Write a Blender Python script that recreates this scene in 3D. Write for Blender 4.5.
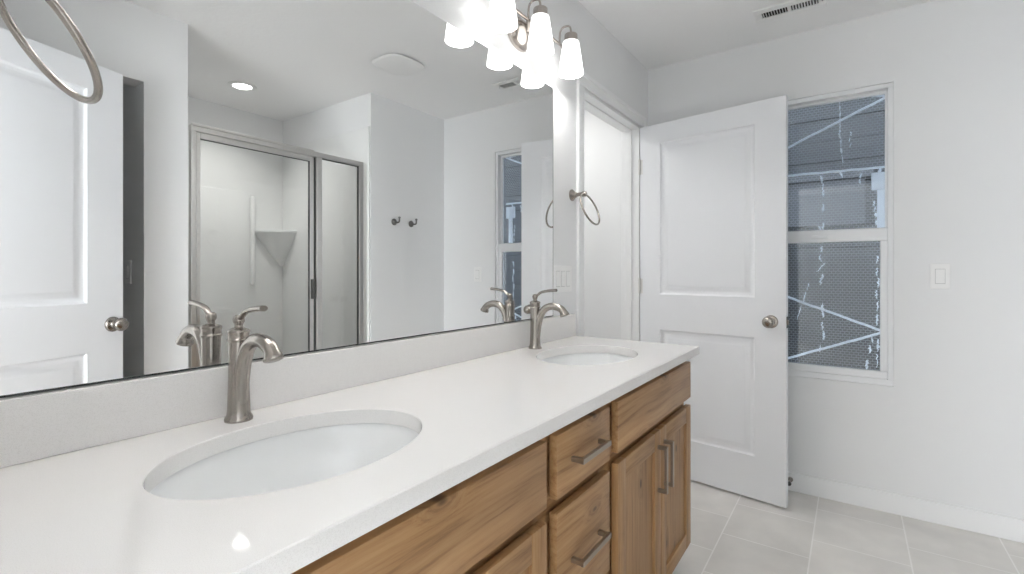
import bpy, bmesh, math, random
from mathutils import Vector, Matrix

# ------------------------------------------------------------------ reset
for o in list(bpy.data.objects):
    bpy.data.objects.remove(o)
S = bpy.context.scene
C = S.collection
PI = math.pi
R = math.radians

# ------------------------------------------------------------------ camera
# world: x along the vanity, y towards the mirror wall, z up (metres)
EYE = 1.17
cam_d = bpy.data.cameras.new('camera')
cam = bpy.data.objects.new('camera', cam_d)
C.objects.link(cam)
cam_d.sensor_width = 36.0
cam_d.sensor_fit = 'HORIZONTAL'
cam_d.lens = 485.0 / 1024.0 * 36.0
cam_d.shift_y = -(287 - 272) / 1024.0
cam_d.clip_start = 0.02
cam.location = (0, 0, EYE)
cam.rotation_euler = (PI / 2, 0, R(35) - PI / 2)
S.camera = cam

# ------------------------------------------------------------------ world, exposure
w = bpy.data.worlds.new('world')
S.world = w
w.use_nodes = True
bg = w.node_tree.nodes['Background']
bg.inputs[0].default_value = (0.80, 0.89, 1.0, 1)
bg.inputs[1].default_value = 3.0
S.view_settings.view_transform = 'Standard'
S.view_settings.look = 'None'
S.view_settings.gamma = 1
S.view_settings.use_curve_mapping = False
S.view_settings.exposure = 1.2
S.cycles.max_bounces = 16
S.cycles.diffuse_bounces = 12
S.cycles.transparent_max_bounces = 16

BULB_W = 0.64           # bulb inside each shade
SHADE_EMIT = 1.6        # vanity lamp shades
DOWN_W = 1.9            # shower downlight
BED_FILL_W = 86.0            # added fill light in the unseen bedroom, mirror side
BED2_FILL_W = 3.0           # weaker added fill light on the bedroom's other side
CLOSET_W = 2.6         # lamp of the room behind the open door


def area(name, loc, rot, sx, sy, watt, col=(1, 1, 1), shape='RECTANGLE', spread=PI):
    d = bpy.data.lights.new(name, 'AREA')
    d.shape = shape
    d.size = sx
    d.size_y = sy
    d.energy = watt
    d.color = col
    d.spread = spread
    o = bpy.data.objects.new(name, d)
    C.objects.link(o)
    o.location = loc
    o.rotation_euler = rot
    return o


# added fill panels in the unseen bedroom behind the camera; no windows are built
area('bedroom_fill_light', (-3.19, 1.61, 1.22), (0, -PI / 2, 0), 2.3, 1.75, BED_FILL_W, (0.93, 0.97, 1.0))
area('bedroom_second_fill_light', (-3.19, -1.22, 1.22), (0, -PI / 2, 0), 2.3, 1.45, BED2_FILL_W, (0.93, 0.97, 1.0))
area('toilet_room_ceiling_lamp_light', (2.45, 1.75, 2.33), (0, 0, 0), 0.3, 0.3, CLOSET_W, (1, 0.99, 0.97), 'DISK')


# ------------------------------------------------------------------ materials
def mat(name, col, rough=0.5, metal=0.0, spec=0.5, coat=0.0, bump=None, emit=None):
    m = bpy.data.materials.new(name)
    m.use_nodes = True
    nt = m.node_tree
    b = nt.nodes['Principled BSDF']
    b.inputs['Base Color'].default_value = (*col, 1)
    b.inputs['Roughness'].default_value = rough
    b.inputs['Metallic'].default_value = metal
    b.inputs['Specular IOR Level'].default_value = spec
    b.inputs['Coat Weight'].default_value = coat
    b.inputs['Coat Roughness'].default_value = 0.05
    if emit:
        b.inputs['Emission Color'].default_value = (*emit[0], 1)
        b.inputs['Emission Strength'].default_value = emit[1]
    if bump:
        sc, st, dist = bump
        tc = nt.nodes.new('ShaderNodeTexCoord')
        n = nt.nodes.new('ShaderNodeTexNoise')
        n.inputs['Scale'].default_value = sc
        n.inputs['Detail'].default_value = 3
        bp = nt.nodes.new('ShaderNodeBump')
        bp.inputs['Strength'].default_value = st
        bp.inputs['Distance'].default_value = dist
        nt.links.new(tc.outputs['Object'], n.inputs['Vector'])
        nt.links.new(n.outputs['Fac'], bp.inputs['Height'])
        nt.links.new(bp.outputs['Normal'], b.inputs['Normal'])
    return m


def nodes(m):
    return m.node_tree.nodes, m.node_tree.links, m.node_tree.nodes['Principled BSDF']


M = {}
M['wall'] = mat('wall_paint', (0.80, 0.806, 0.81), 0.65, bump=(140, 0.12, 0.002))
M['ceil'] = mat('ceiling_texture', (0.88, 0.88, 0.88), 0.8, bump=(45, 0.25, 0.004))
M['trim'] = mat('white_trim', (0.85, 0.855, 0.86), 0.35)
M['door'] = mat('white_door', (0.81, 0.825, 0.85), 0.38)
M['vinyl'] = mat('white_vinyl', (0.82, 0.83, 0.84), 0.3)
M['plastic'] = mat('white_plastic', (0.86, 0.86, 0.855), 0.3)
M['gap_shade'] = mat('painted_gap_shadow', (0.45, 0.45, 0.45), 0.6)  # grey that paints the shadow line round each switch rocker
M['shower'] = mat('glossy_white_acrylic', (0.81, 0.815, 0.81), 0.42, coat=0.0)
M['gloss'] = mat('polished_white_acrylic', (0.85, 0.855, 0.85), 0.10)
M['china'] = mat('white_vitreous_china', (0.86, 0.87, 0.87), 0.07, coat=0.6)
M['dark'] = mat('painted_duct_shade', (0.03, 0.03, 0.03), 0.8)
M['slot'] = mat('duct_grey', (0.10, 0.10, 0.105), 0.8)
M['mirror'] = mat('mirror_silver', (0.915, 0.922, 0.92), 0.0, 1.0)
M['mirror_edge'] = mat('mirror_edge_dark', (0.05, 0.055, 0.055), 0.25, 0.3)
M['frame'] = mat('satin_aluminium', (0.74, 0.73, 0.71), 0.34, 1.0)
M['gasket'] = mat('dark_gasket', (0.06, 0.06, 0.06), 0.5)
M['hookmetal'] = mat('dark_nickel', (0.20, 0.195, 0.19), 0.3, 1.0)
M['carpet'] = mat('bedroom_carpet', (0.45, 0.43, 0.40), 0.95)



def brushed(name, col, rough):
    m = mat(name, col, rough, 1.0)
    N, L, b = nodes(m)
    tc = N.new('ShaderNodeTexCoord')
    mp = N.new('ShaderNodeMapping')
    mp.inputs['Scale'].default_value = (700, 700, 700)
    n = N.new('ShaderNodeTexNoise')
    n.inputs['Scale'].default_value = 1
    r = N.new('ShaderNodeMapRange')
    r.inputs['To Min'].default_value = rough - 0.02
    r.inputs['To Max'].default_value = rough + 0.03
    L.new(tc.outputs['Object'], mp.inputs[0])
    L.new(mp.outputs[0], n.inputs['Vector'])
    L.new(n.outputs['Fac'], r.inputs['Value'])
    L.new(r.outputs[0], b.inputs['Roughness'])
    return m


M['nickel'] = brushed('brushed_nickel', (0.37, 0.338, 0.308), 0.24)
M['pull'] = brushed('brushed_nickel_pull', (0.40, 0.35, 0.30), 0.3)
M['lampmetal'] = brushed('lamp_brushed_nickel', (0.50, 0.455, 0.42), 0.25)


def glass(name, tint, gloss=0.9):
    m = bpy.data.materials.new(name)
    m.use_nodes = True
    N, L = m.node_tree.nodes, m.node_tree.links
    N.clear()
    out = N.new('ShaderNodeOutputMaterial')
    t = N.new('ShaderNodeBsdfTransparent')
    t.inputs[0].default_value = (*tint, 1)
    g = N.new('ShaderNodeBsdfGlossy')
    g.inputs['Roughness'].default_value = 0.0
    g.inputs[0].default_value = (gloss, gloss, gloss, 1)
    f = N.new('ShaderNodeFresnel')
    f.inputs[0].default_value = 1.45
    mx = N.new('ShaderNodeMixShader')
    L.new(f.outputs[0], mx.inputs[0])
    L.new(t.outputs[0], mx.inputs[1])
    L.new(g.outputs[0], mx.inputs[2])
    L.new(mx.outputs[0], out.inputs[0])
    return m


M['glass'] = glass('shower_glass', (0.985, 0.99, 0.987))
M['pane'] = glass('window_glass', (0.93, 0.95, 0.96))


def shade_mat():
    m = mat('frosted_white_glass', (0.9, 0.9, 0.9), 0.35, emit=((1.0, 0.985, 0.96), SHADE_EMIT))
    N, L, b = nodes(m)
    # the bulb sits low in the shade, so the glass glows more towards its open rim
    tc = N.new('ShaderNodeTexCoord')
    sp = N.new('ShaderNodeSeparateXYZ')
    r = N.new('ShaderNodeMapRange')
    r.inputs['From Min'].default_value = -0.10
    r.inputs['From Max'].default_value = 0.0
    r.inputs['To Min'].default_value = SHADE_EMIT
    r.inputs['To Max'].default_value = SHADE_EMIT * 0.35
    L.new(tc.outputs['Object'], sp.inputs[0])
    L.new(sp.outputs['Z'], r.inputs['Value'])
    L.new(r.outputs[0], b.inputs['Emission Strength'])
    return m


M['shade'] = shade_mat()
M['bulb'] = mat('bulb_glass', (1, 1, 1), 0.4, emit=((1, 0.97, 0.93), 6.0))
M['dome'] = mat('lit_opal_dome', (1, 1, 1), 0.4, emit=((1, 0.98, 0.95), 2.0))
M['downlens'] = mat('downlight_lens', (1, 1, 1), 0.4, emit=((1, 0.98, 0.95), 6.0))


def quartz():
    m = mat('white_quartz', (0.80, 0.795, 0.785), 0.055, spec=0.5)
    N, L, b = nodes(m)
    tc = N.new('ShaderNodeTexCoord')
    n = N.new('ShaderNodeTexNoise')
    n.inputs['Scale'].default_value = 900
    n.inputs['Detail'].default_value = 2
    cr = N.new('ShaderNodeValToRGB')
    cr.color_ramp.elements[0].position = 0.30
    cr.color_ramp.elements[0].color = (0.71, 0.695, 0.68, 1)
    cr.color_ramp.elements[1].position = 0.52
    cr.color_ramp.elements[1].color = (0.80, 0.787, 0.775, 1)
    L.new(tc.outputs['Object'], n.inputs['Vector'])
    L.new(n.outputs['Fac'], cr.inputs[0])
    L.new(cr.outputs[0], b.inputs['Base Color'])
    return m


M['quartz'] = quartz()


def wood(name, along):
    """knotty alder, grain along object axis 'x' or 'z'"""
    m = mat(name, (0.3, 0.18, 0.09), 0.42, spec=0.4)
    N, L, b = nodes(m)

    def math_(op, a, c=None):
        k = N.new('ShaderNodeMath')
        k.operation = op
        for i, v in enumerate((a, c)):
            if v is None:
                continue
            if isinstance(v, (int, float)):
                k.inputs[i].default_value = v
            else:
                L.new(v, k.inputs[i])
        return k.outputs[0]

    tc = N.new('ShaderNodeTexCoord')
    # soft warp so the grain wanders
    wn = N.new('ShaderNodeTexNoise')
    wn.inputs['Scale'].default_value = 3.0
    wn.inputs['Detail'].default_value = 1
    L.new(tc.outputs['Object'], wn.inputs['Vector'])
    wv = N.new('ShaderNodeVectorMath')
    wv.operation = 'SCALE'
    wv.inputs['Scale'].default_value = 0.022
    L.new(wn.outputs['Color'], wv.inputs[0])
    ad = N.new('ShaderNodeVectorMath')
    L.new(tc.outputs['Object'], ad.inputs[0])
    L.new(wv.outputs[0], ad.inputs[1])
    # knots
    km = N.new('ShaderNodeMapping')
    km.inputs['Scale'].default_value = (4.2, 4.2, 8.4) if along == 'x' else (8.4, 4.2, 4.2)
    km.inputs['Location'].default_value = (0.37, 0.0, 0.21)
    L.new(ad.outputs[0], km.inputs[0])
    vo = N.new('ShaderNodeTexVoronoi')
    vo.inputs['Scale'].default_value = 1.0
    L.new(km.outputs[0], vo.inputs['Vector'])
    kd = vo.outputs['Distance']
    sc_ = N.new('ShaderNodeSeparateColor')
    L.new(vo.outputs['Color'], sc_.inputs[0])
    pick = math_('GREATER_THAN', sc_.outputs[0], 0.45)
    near = N.new('ShaderNodeMapRange')
    near.interpolation_type = 'SMOOTHSTEP'
    near.inputs['From Min'].default_value = 0.0
    near.inputs['From Max'].default_value = 0.30
    near.inputs['To Min'].default_value = 1
    near.inputs['To Max'].default_value = 0
    L.new(kd, near.inputs['Value'])
    halo = math_('MULTIPLY', near.outputs[0], pick)
    core = N.new('ShaderNodeMapRange')
    core.interpolation_type = 'SMOOTHSTEP'
    core.inputs['From Min'].default_value = 0.03
    core.inputs['From Max'].default_value = 0.085
    core.inputs['To Min'].default_value = 1
    core.inputs['To Max'].default_value = 0
    L.new(kd, core.inputs['Value'])
    knot = math_('MULTIPLY', core.outputs[0], pick)
    # grain, bent round the knots
    gm = N.new('ShaderNodeMapping')
    gm.inputs['Scale'].default_value = (2.6, 50, 62) if along == 'x' else (62, 50, 2.6)
    L.new(ad.outputs[0], gm.inputs[0])
    cb = N.new('ShaderNodeCombineXYZ')
    L.new(math_('MULTIPLY', halo, 2.5), cb.inputs['Y'])
    g2 = N.new('ShaderNodeVectorMath')
    L.new(gm.outputs[0], g2.inputs[0])
    L.new(cb.outputs[0], g2.inputs[1])
    gn = N.new('ShaderNodeTexNoise')
    gn.inputs['Scale'].default_value = 1.0
    gn.inputs['Detail'].default_value = 7
    gn.inputs['Roughness'].default_value = 0.68
    L.new(g2.outputs[0], gn.inputs['Vector'])
    cr = N.new('ShaderNodeValToRGB')
    e = cr.color_ramp.elements
    e[0].position = 0.28
    e[0].color = WOOD[0]
    e[1].position = 0.68
    e[1].color = WOOD[2]
    e.new(0.47).color = WOOD[1]
    L.new(gn.outputs['Fac'], cr.inputs[0])
    # broad board to board tone
    bm_ = N.new('ShaderNodeTexNoise')
    bm_.inputs['Scale'].default_value = 2.4
    L.new(gm.outputs[0], bm_.inputs['Vector'])
    bm_.inputs['Scale'].default_value = 0.12
    tone = N.new('ShaderNodeMapRange')
    tone.inputs['From Min'].default_value = 0.3
    tone.inputs['From Max'].default_value = 0.7
    tone.inputs['To Min'].default_value = 0.82
    tone.inputs['To Max'].default_value = 1.14
    L.new(bm_.outputs['Fac'], tone.inputs['Value'])
    tm = N.new('ShaderNodeVectorMath')
    tm.operation = 'SCALE'
    L.new(cr.outputs[0], tm.inputs[0])
    L.new(tone.outputs[0], tm.inputs['Scale'])
    mx1 = N.new('ShaderNodeMix')
    mx1.data_type = 'RGBA'
    L.new(math_('MULTIPLY', halo, 0.5), mx1.inputs['Factor'])
    L.new(tm.outputs[0], mx1.inputs['A'])
    mx1.inputs['B'].default_value = (0.20, 0.105, 0.05, 1)
    mx2 = N.new('ShaderNodeMix')
    mx2.data_type = 'RGBA'
    L.new(math_('MULTIPLY', knot, 0.85), mx2.inputs['Factor'])
    L.new(mx1.outputs['Result'], mx2.inputs['A'])
    mx2.inputs['B'].default_value = (0.055, 0.03, 0.018, 1)
    L.new(mx2.outputs['Result'], b.inputs['Base Color'])
    return m


WOOD = ((0.18, 0.085, 0.032, 1), (0.37, 0.207, 0.092, 1), (0.455, 0.28, 0.135, 1))
M['wood_h'] = wood('knotty_alder_horizontal_grain', 'x')
M['wood_v'] = wood('knotty_alder_vertical_grain', 'z')


def tile():
    m = mat('beige_floor_tile', (0.6, 0.58, 0.54), 0.45)
    N, L, b = nodes(m)
    tc = N.new('ShaderNodeTexCoord')
    mp = N.new('ShaderNodeMapping')
    # grout lines at y = 0.14 - k*0.336 ; tile joints staggered by half a tile
    mp.inputs['Location'].default_value = (-2.489 + 0.336 * 10, -0.14 + 0.336 * 10, 0)
    br = N.new('ShaderNodeTexBrick')
    br.offset = 0.5
    br.inputs['Scale'].default_value = 1
    br.inputs['Brick Width'].default_value = 0.336
    br.inputs['Row Height'].default_value = 0.336
    br.inputs['Mortar Size'].default_value = 0.0028
    br.inputs['Mortar Smooth'].default_value = 0.1
    br.inputs['Color1'].default_value = (0.71, 0.69, 0.66, 1)
    br.inputs['Color2'].default_value = (0.76, 0.74, 0.71, 1)
    br.inputs['Mortar'].default_value = (0.88, 0.865, 0.845, 1)
    n = N.new('ShaderNodeTexNoise')
    n.inputs['Scale'].default_value = 5
    n.inputs['Detail'].default_value = 5
    r = N.new('ShaderNodeMapRange')
    r.inputs['From Min'].default_value = 0.3
    r.inputs['From Max'].default_value = 0.7
    r.inputs['To Min'].default_value = 0.90
    r.inputs['To Max'].default_value = 1.07
    vm = N.new('ShaderNodeVectorMath')
    vm.operation = 'SCALE'
    L.new(tc.outputs['Object'], mp.inputs[0])
    L.new(mp.outputs[0], br.inputs['Vector'])
    L.new(tc.outputs['Object'], n.inputs['Vector'])
    L.new(n.outputs['Fac'], r.inputs['Value'])
    L.new(br.outputs['Color'], vm.inputs[0])
    L.new(r.outputs[0], vm.inputs['Scale'])
    L.new(vm.outputs[0], b.inputs['Base Color'])
    return m


M['tile'] = tile()


def lath():
    """woven wire lath: small staggered openings between pale wires"""
    m = bpy.data.materials.new('wire_lath')
    m.use_nodes = True
    N, L = m.node_tree.nodes, m.node_tree.links
    b = N['Principled BSDF']
    b.inputs['Base Color'].default_value = (0.22, 0.23, 0.25, 1)
    b.inputs['Roughness'].default_value = 0.5
    tc = N.new('ShaderNodeTexCoord')
    sp = N.new('ShaderNodeSeparateXYZ')
    cb = N.new('ShaderNodeCombineXYZ')
    br = N.new('ShaderNodeTexBrick')
    br.offset = 0.5
    br.inputs['Scale'].default_value = 1
    br.inputs['Brick Width'].default_value = 0.020
    br.inputs['Row Height'].default_value = 0.0135
    br.inputs['Mortar Size'].default_value = 0.0019
    br.inputs['Mortar Smooth'].default_value = 0.3
    L.new(tc.outputs['Object'], sp.inputs[0])
    L.new(sp.outputs['Y'], cb.inputs['X'])
    L.new(sp.outputs['Z'], cb.inputs['Y'])
    L.new(cb.outputs[0], br.inputs['Vector'])
    L.new(br.outputs['Fac'], b.inputs['Alpha'])
    return m


M['lath'] = lath()
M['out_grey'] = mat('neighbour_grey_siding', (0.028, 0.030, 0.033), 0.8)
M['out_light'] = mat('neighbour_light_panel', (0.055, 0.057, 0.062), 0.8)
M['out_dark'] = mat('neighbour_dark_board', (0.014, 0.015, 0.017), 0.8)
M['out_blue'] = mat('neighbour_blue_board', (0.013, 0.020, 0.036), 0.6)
M['ground'] = mat('bare_ground', (0.22, 0.20, 0.18), 0.95)



def translucent(name, col):
    m = bpy.data.materials.new(name)
    m.use_nodes = True
    N, L = m.node_tree.nodes, m.node_tree.links
    N.clear()
    out = N.new('ShaderNodeOutputMaterial')
    d = N.new('ShaderNodeBsdfDiffuse')
    d.inputs[0].default_value = (*col, 1)
    t = N.new('ShaderNodeBsdfTranslucent')
    t.inputs[0].default_value = (*col, 1)
    mx = N.new('ShaderNodeMixShader')
    mx.inputs[0].default_value = 0.5
    L.new(d.outputs[0], mx.inputs[1])
    L.new(t.outputs[0], mx.inputs[2])
    L.new(mx.outputs[0], out.inputs[0])
    return m


M['lath_white'] = translucent('white_lath_strip', (0.90, 0.93, 0.97))

# ------------------------------------------------------------------ mesh helpers
class MB:
    def __init__(s):
        s.bm = bmesh.new()

    def _add(s, t, mx=None):
        if mx is not None:
            bmesh.ops.transform(t, matrix=mx, verts=t.verts)
        me = bpy.data.meshes.new('tmp')
        t.to_mesh(me)
        t.free()
        s.bm.from_mesh(me)
        bpy.data.meshes.remove(me)
        return s

    def box(s, x0, x1, y0, y1, z0, z1, bev=0.0, seg=2, mx=None):
        t = bmesh.new()
        bmesh.ops.create_cube(t, size=1)
        for v in t.verts:
            v.co = Vector((x0 + (v.co.x + .5) * (x1 - x0), y0 + (v.co.y + .5) * (y1 - y0), z0 + (v.co.z + .5) * (z1 - z0)))
        if bev:
            bmesh.ops.bevel(t, geom=list(t.edges), offset=bev, segments=seg, affect='EDGES', profile=0.5)
        return s._add(t, mx)

    def lathe(s, prof, seg=32, mx=None, sx=1.0, sy=1.0):
        """prof: list of (r, z); r=0 closes"""
        t = bmesh.new()
        rings = []
        for r, z in prof:
            if r < 1e-6:
                rings.append([t.verts.new((0, 0, z))])
            else:
                rings.append([t.verts.new((r * sx * math.cos(2 * PI * k / seg), r * sy * math.sin(2 * PI * k / seg), z)) for k in range(seg)])
        for a, b in zip(rings, rings[1:]):
            for k in range(seg):
                k2 = (k + 1) % seg
                if len(a) == 1 and len(b) == 1:
                    continue
                if len(a) == 1:
                    t.faces.new((a[0], b[k2], b[k]))
                elif len(b) == 1:
                    t.faces.new((a[k], a[k2], b[0]))
                else:
                    t.faces.new((a[k], a[k2], b[k2], b[k]))
        bmesh.ops.recalc_face_normals(t, faces=t.faces)
        return s._add(t, mx)

    def tube(s, path, radii, seg=16, closed=False, caps=True, flat=1.0, mx=None):
        t = bmesh.new()
        P = [Vector(p) for p in path]
        n = len(P)
        if isinstance(radii, (int, float)):
            radii = [radii] * n
        rings = []
        prev = None
        for i in range(n):
            if closed:
                d = (P[(i + 1) % n] - P[i - 1]).normalized()
            else:
                d = (P[min(i + 1, n - 1)] - P[max(i - 1, 0)]).normalized()
            if prev is None:
                ref = Vector((0, 0, 1)) if abs(d.z) < 0.9 else Vector((1, 0, 0))
                u = d.cross(ref).normalized()
            else:
                u = (prev - d * prev.dot(d)).normalized()
            prev = u
            v = d.cross(u)
            rings.append([t.verts.new(P[i] + radii[i] * (math.cos(2 * PI * k / seg) * u + flat * math.sin(2 * PI * k / seg) * v)) for k in range(seg)])
        rng = range(n) if closed else range(n - 1)
        for i in rng:
            a, b = rings[i], rings[(i + 1) % n]
            for k in range(seg):
                k2 = (k + 1) % seg
                t.faces.new((a[k], a[k2], b[k2], b[k]))
        if caps and not closed:
            t.faces.new(rings[0])
            t.faces.new(rings[-1])
        bmesh.ops.recalc_face_normals(t, faces=t.faces)
        return s._add(t, mx)

    def poly(s, verts, faces, mx=None):
        t = bmesh.new()
        vs = [t.verts.new(v) for v in verts]
        for f in faces:
            t.faces.new([vs[i] for i in f])
        return s._add(t, mx)

    def build(s, name, m, parent=None, smooth=None, loc=None):
        me = bpy.data.meshes.new(name)
        s.bm.to_mesh(me)
        s.bm.free()
        me.materials.append(m)
        if smooth:
            me.polygons.foreach_set('use_smooth', [True] * len(me.polygons))
            me.set_sharp_from_angle(angle=R(smooth))
        o = bpy.data.objects.new(name, me)
        C.objects.link(o)
        if parent:
            o.parent = parent
        if loc:
            o.location = loc
        return o


def T(x=0, y=0, z=0):
    return Matrix.Translation((x, y, z))


def thing(name, label, cat, loc=(0, 0, 0), rz=0, group=None):
    o = bpy.data.objects.new(name, None)
    C.objects.link(o)
    o.empty_display_size = 0.05
    o.location = loc
    o.rotation_euler = (0, 0, rz)
    return tag(o, label, cat, group)


def tag(o, label, cat, group=None):
    o['label'] = label
    o['category'] = cat
    if group:
        o['group'] = group
    return o


def struct(o, label=None, cat=None):
    o['kind'] = 'structure'
    if label:
        o['label'] = label
        o['category'] = cat
    return o


def copy_tree(o, parent=None):
    c = o.copy()
    C.objects.link(c)
    if parent:
        c.parent = parent
    for ch in list(o.children):
        copy_tree(ch, c)
    return c


def bez(p0, p1, p2, p3, n=12):
    out = []
    for i in range(n + 1):
        t = i / n
        out.append(tuple((1 - t) ** 3 * a + 3 * (1 - t) ** 2 * t * b + 3 * (1 - t) * t * t * c + t ** 3 * d for a, b, c, d in zip(p0, p1, p2, p3)))
    return out


# ------------------------------------------------------------------ the room
YM = 1.049          # mirror wall face
XL, XR = 0.055, 2.99
YF = -0.70          # wall opposite the mirror
H = 2.44
DX0, DX1, DH = 2.087, 2.847, 2.047      # doorway in the mirror wall
SX0, SX1, SYB = 1.084, 2.239, -1.835    # shower alcove
WY0, WY1, WZ0, WZ1 = -0.168, 0.442, 0.612, 2.095   # window opening

struct(MB().box(-0.06, 3.35, -1.95, 2.6, -0.10, 0.0).build('floor', M['tile']), 'beige square floor tiles laid in a staggered bond', 'floor')
struct(MB().box(-3.3, 3.35, -1.95, 2.6, H, H + 0.10).build('ceiling', M['ceil']), 'textured off-white ceiling', 'ceiling')

m = MB()
m.box(-0.06, DX0, YM, YM + 0.115, 0, H)
m.box(DX1, 3.105, YM, YM + 0.115, 0, H)
m.box(DX0, DX1, YM, YM + 0.115, DH, H)
struct(m.build('wall_back', M['wall']), 'light grey painted wall behind the mirror', 'wall')

m = MB()
m.box(XR, XR + 0.115, YF - 0.0, WY0, 0, H)
m.box(XR, XR + 0.115, WY1, YM, 0, H)
m.box(XR, XR + 0.115, WY0, WY1, 0, WZ0)
m.box(XR, XR + 0.115, WY0, WY1, WZ1, H)
struct(m.build('wall_right', M['wall']), 'light grey painted wall with the window and light switch', 'wall')

ED0, ED1 = -0.262, 0.480     # entry opening the camera stands in
m = MB()
m.box(-0.06, XL, ED1, YM, 0, H)
m.box(-0.06, XL, -1.95, ED0, 0, H)
m.box(-0.06, XL, ED0, ED1, 2.06, H)
struct(m.build('wall_left', M['wall']), 'light grey painted wall at the near end of the vanity', 'wall')

CX0, CX1, CH = 0.13, 0.895, 2.085   # dark opening in the wall facing the mirror
m = MB()
m.box(XL, CX0, YF - 0.115, YF, 0, H)
m.box(CX0, CX1, YF - 0.115, YF, CH, H)
m.box(CX1, SX0, YF - 1.25, YF, 0, H)
m.box(SX1, XR, YF - 1.25, YF, 0, H)
m.box(SX0, SX1, YF - 1.25, SYB, 0, H)
m.box(XL, CX1, YF - 1.25, YF - 1.135, 0, H)
struct(m.build('wall_front', M['wall']), 'light grey painted wall opposite the mirror with the shower alcove', 'wall')

# little room behind the open door
m = MB()
m.box(1.75, 1.85, YM + 0.115, 2.5, 0, H)
m.box(3.005, 3.105, YM + 0.115, 2.5, 0, H)
m.box(1.75, 3.105, 2.5, 2.6, 0, H)
struct(m.build('wall_beyond', M['wall']), 'white walls of the small room behind the open door', 'wall')

# bedroom the camera looks out of
struct(MB().box(-3.3, -0.06, -2.1, 2.7, -0.10, 0.0).build('floor_bedroom', M['carpet']), 'bedroom carpet', 'floor')
m = MB()
m.box(-3.4, -3.3, -2.0, 2.6, 0, H)
m.box(-3.3, -0.06, -2.1, -2.0, 0, H).box(-3.3, -0.06, 2.6, 2.7, 0, H)
m.box(-0.16, -0.06, 1.164, 2.6, 0, H)
m.box(-0.16, -0.06, -2.0, -1.95, 0, H)
struct(m.build('wall_bedroom', M['wall']), 'bedroom walls', 'wall')


# baseboards: flat board with an eased top
def base_run(name, x0, x1, y0, y1):
    return struct(MB().box(x0, x1, y0, y1, 0.0, 0.098, 0.003).build(name, M['trim']), 'white flat baseboard', 'baseboard')


base_run('baseboard_right', XR - 0.013, XR, YF + 0.013, YM)
base_run('baseboard_front', SX1 + 0.0, XR, YF, YF + 0.013)
base_run('baseboard_left', CX1, SX0 - 0.005, YF, YF + 0.013)

# door casing and jamb lining of the doorway beside the counter
m = MB()
cw, ct = 0.070, 0.016
zt = DH + cw
m.box(DX0 - cw + 0.002, DX0 - 0.004, YM - 0.011, YM - 0.0003, 0, DH + 0.0035, 0.002)
m.box(DX1 + 0.032, DX1 + cw - 0.002, YM - 0.011, YM - 0.0003, 0, DH + 0.0035, 0.002)
m.box(DX0 - cw + 0.002, DX1 + cw - 0.002, YM - 0.011, YM - 0.0003, DH + 0.004, zt - 0.002, 0.002)
m.box(DX0 - cw, DX1 + cw, YM - ct, YM - 0.0006, zt - 0.022, zt, 0.004)
m.box(DX0 - cw, DX0 - cw + 0.022, YM - ct, YM - 0.0006, 0, zt - 0.0225, 0.004)
m.box(DX1 + cw - 0.022, DX1 + cw, YM - ct, YM - 0.0006, 0, zt - 0.0225, 0.004)
struct(m.build('trim_1', M['trim']), 'white moulded casing round the doorway by the towel ring', 'trim')
m = MB()
m.box(DX0 - 0.003, DX0 + 0.012, YM, YM + 0.115, 0, DH)
m.box(DX1 - 0.012, DX1 + 0.003, YM, YM + 0.115, 0, DH)
m.box(DX0, DX1, YM, YM + 0.115, DH - 0.012, DH + 0.003)
m.box(DX1 - 0.022, DX1 - 0.012, YM + 0.045, YM + 0.075, 0, DH - 0.012, 0.002)
m.box(DX0 + 0.012, DX1 - 0.012, YM + 0.045, YM + 0.075, DH - 0.022, DH - 0.012, 0.002)
struct(m.build('trim_2', M['trim']), 'white door jamb lining with stop', 'trim')


# ------------------------------------------------------------------ doors
def leaf_mb(W, z0, z1, t, u0, u1, pans, y0=0.0):
    """moulded two-panel leaf; hinge at u=0, u along +x, faces at y0 and y0+t"""
    m = MB()
    us = [0, u0, u1, W]
    zs = [z0] + [z for p in pans for z in p] + [z1]
    for side in (0, 1):
        y = y0 + t * side
        sg = 1 if side == 0 else -1          # into the leaf
        V, F = [], []

        def quad(a, b, c, d):
            i = len(V)
            V.extend((a, b, c, d))
            F.append((i, i + 1, i + 2, i + 3) if side == 0 else (i + 3, i + 2, i + 1, i))
        for i in range(3):
            for j in range(len(zs) - 1):
                a0, a1, b0, b1 = us[i], us[i + 1], zs[j], zs[j + 1]
                if i == 1 and j % 2 == 1:
                    steps = [(0, 0), (0.004, 0.0050), (0.012, 0.0085), (0.020, 0.0115), (0.028, 0.0115), (0.048, 0.0030), (0.052, 0.0025)]
                    prev = None
                    for ins, dep in steps:
                        cur = [(a0 + ins, y + sg * dep, b0 + ins), (a1 - ins, y + sg * dep, b0 + ins), (a1 - ins, y + sg * dep, b1 - ins), (a0 + ins, y + sg * dep, b1 - ins)]
                        if prev:
                            for k in range(4):
                                k2 = (k + 1) % 4
                                quad(prev[k], prev[k2], cur[k2], cur[k])
                        prev = cur
                    quad(*prev)
                else:
                    quad((a0, y, b0), (a1, y, b0), (a1, y, b1), (a0, y, b1))
        m.poly(V, F)
    a, b = y0, y0 + t
    m.poly([(0, a, z0), (W, a, z0), (W, b, z0), (0, b, z0), (0, a, z1), (W, a, z1), (W, b, z1), (0, b, z1)],
           [(3, 2, 1, 0), (4, 5, 6, 7), (1, 2, 6, 5), (0, 4, 7, 3)])
    bmesh.ops.remove_doubles(m.bm, verts=m.bm.verts, dist=1e-5)
    return m


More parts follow.
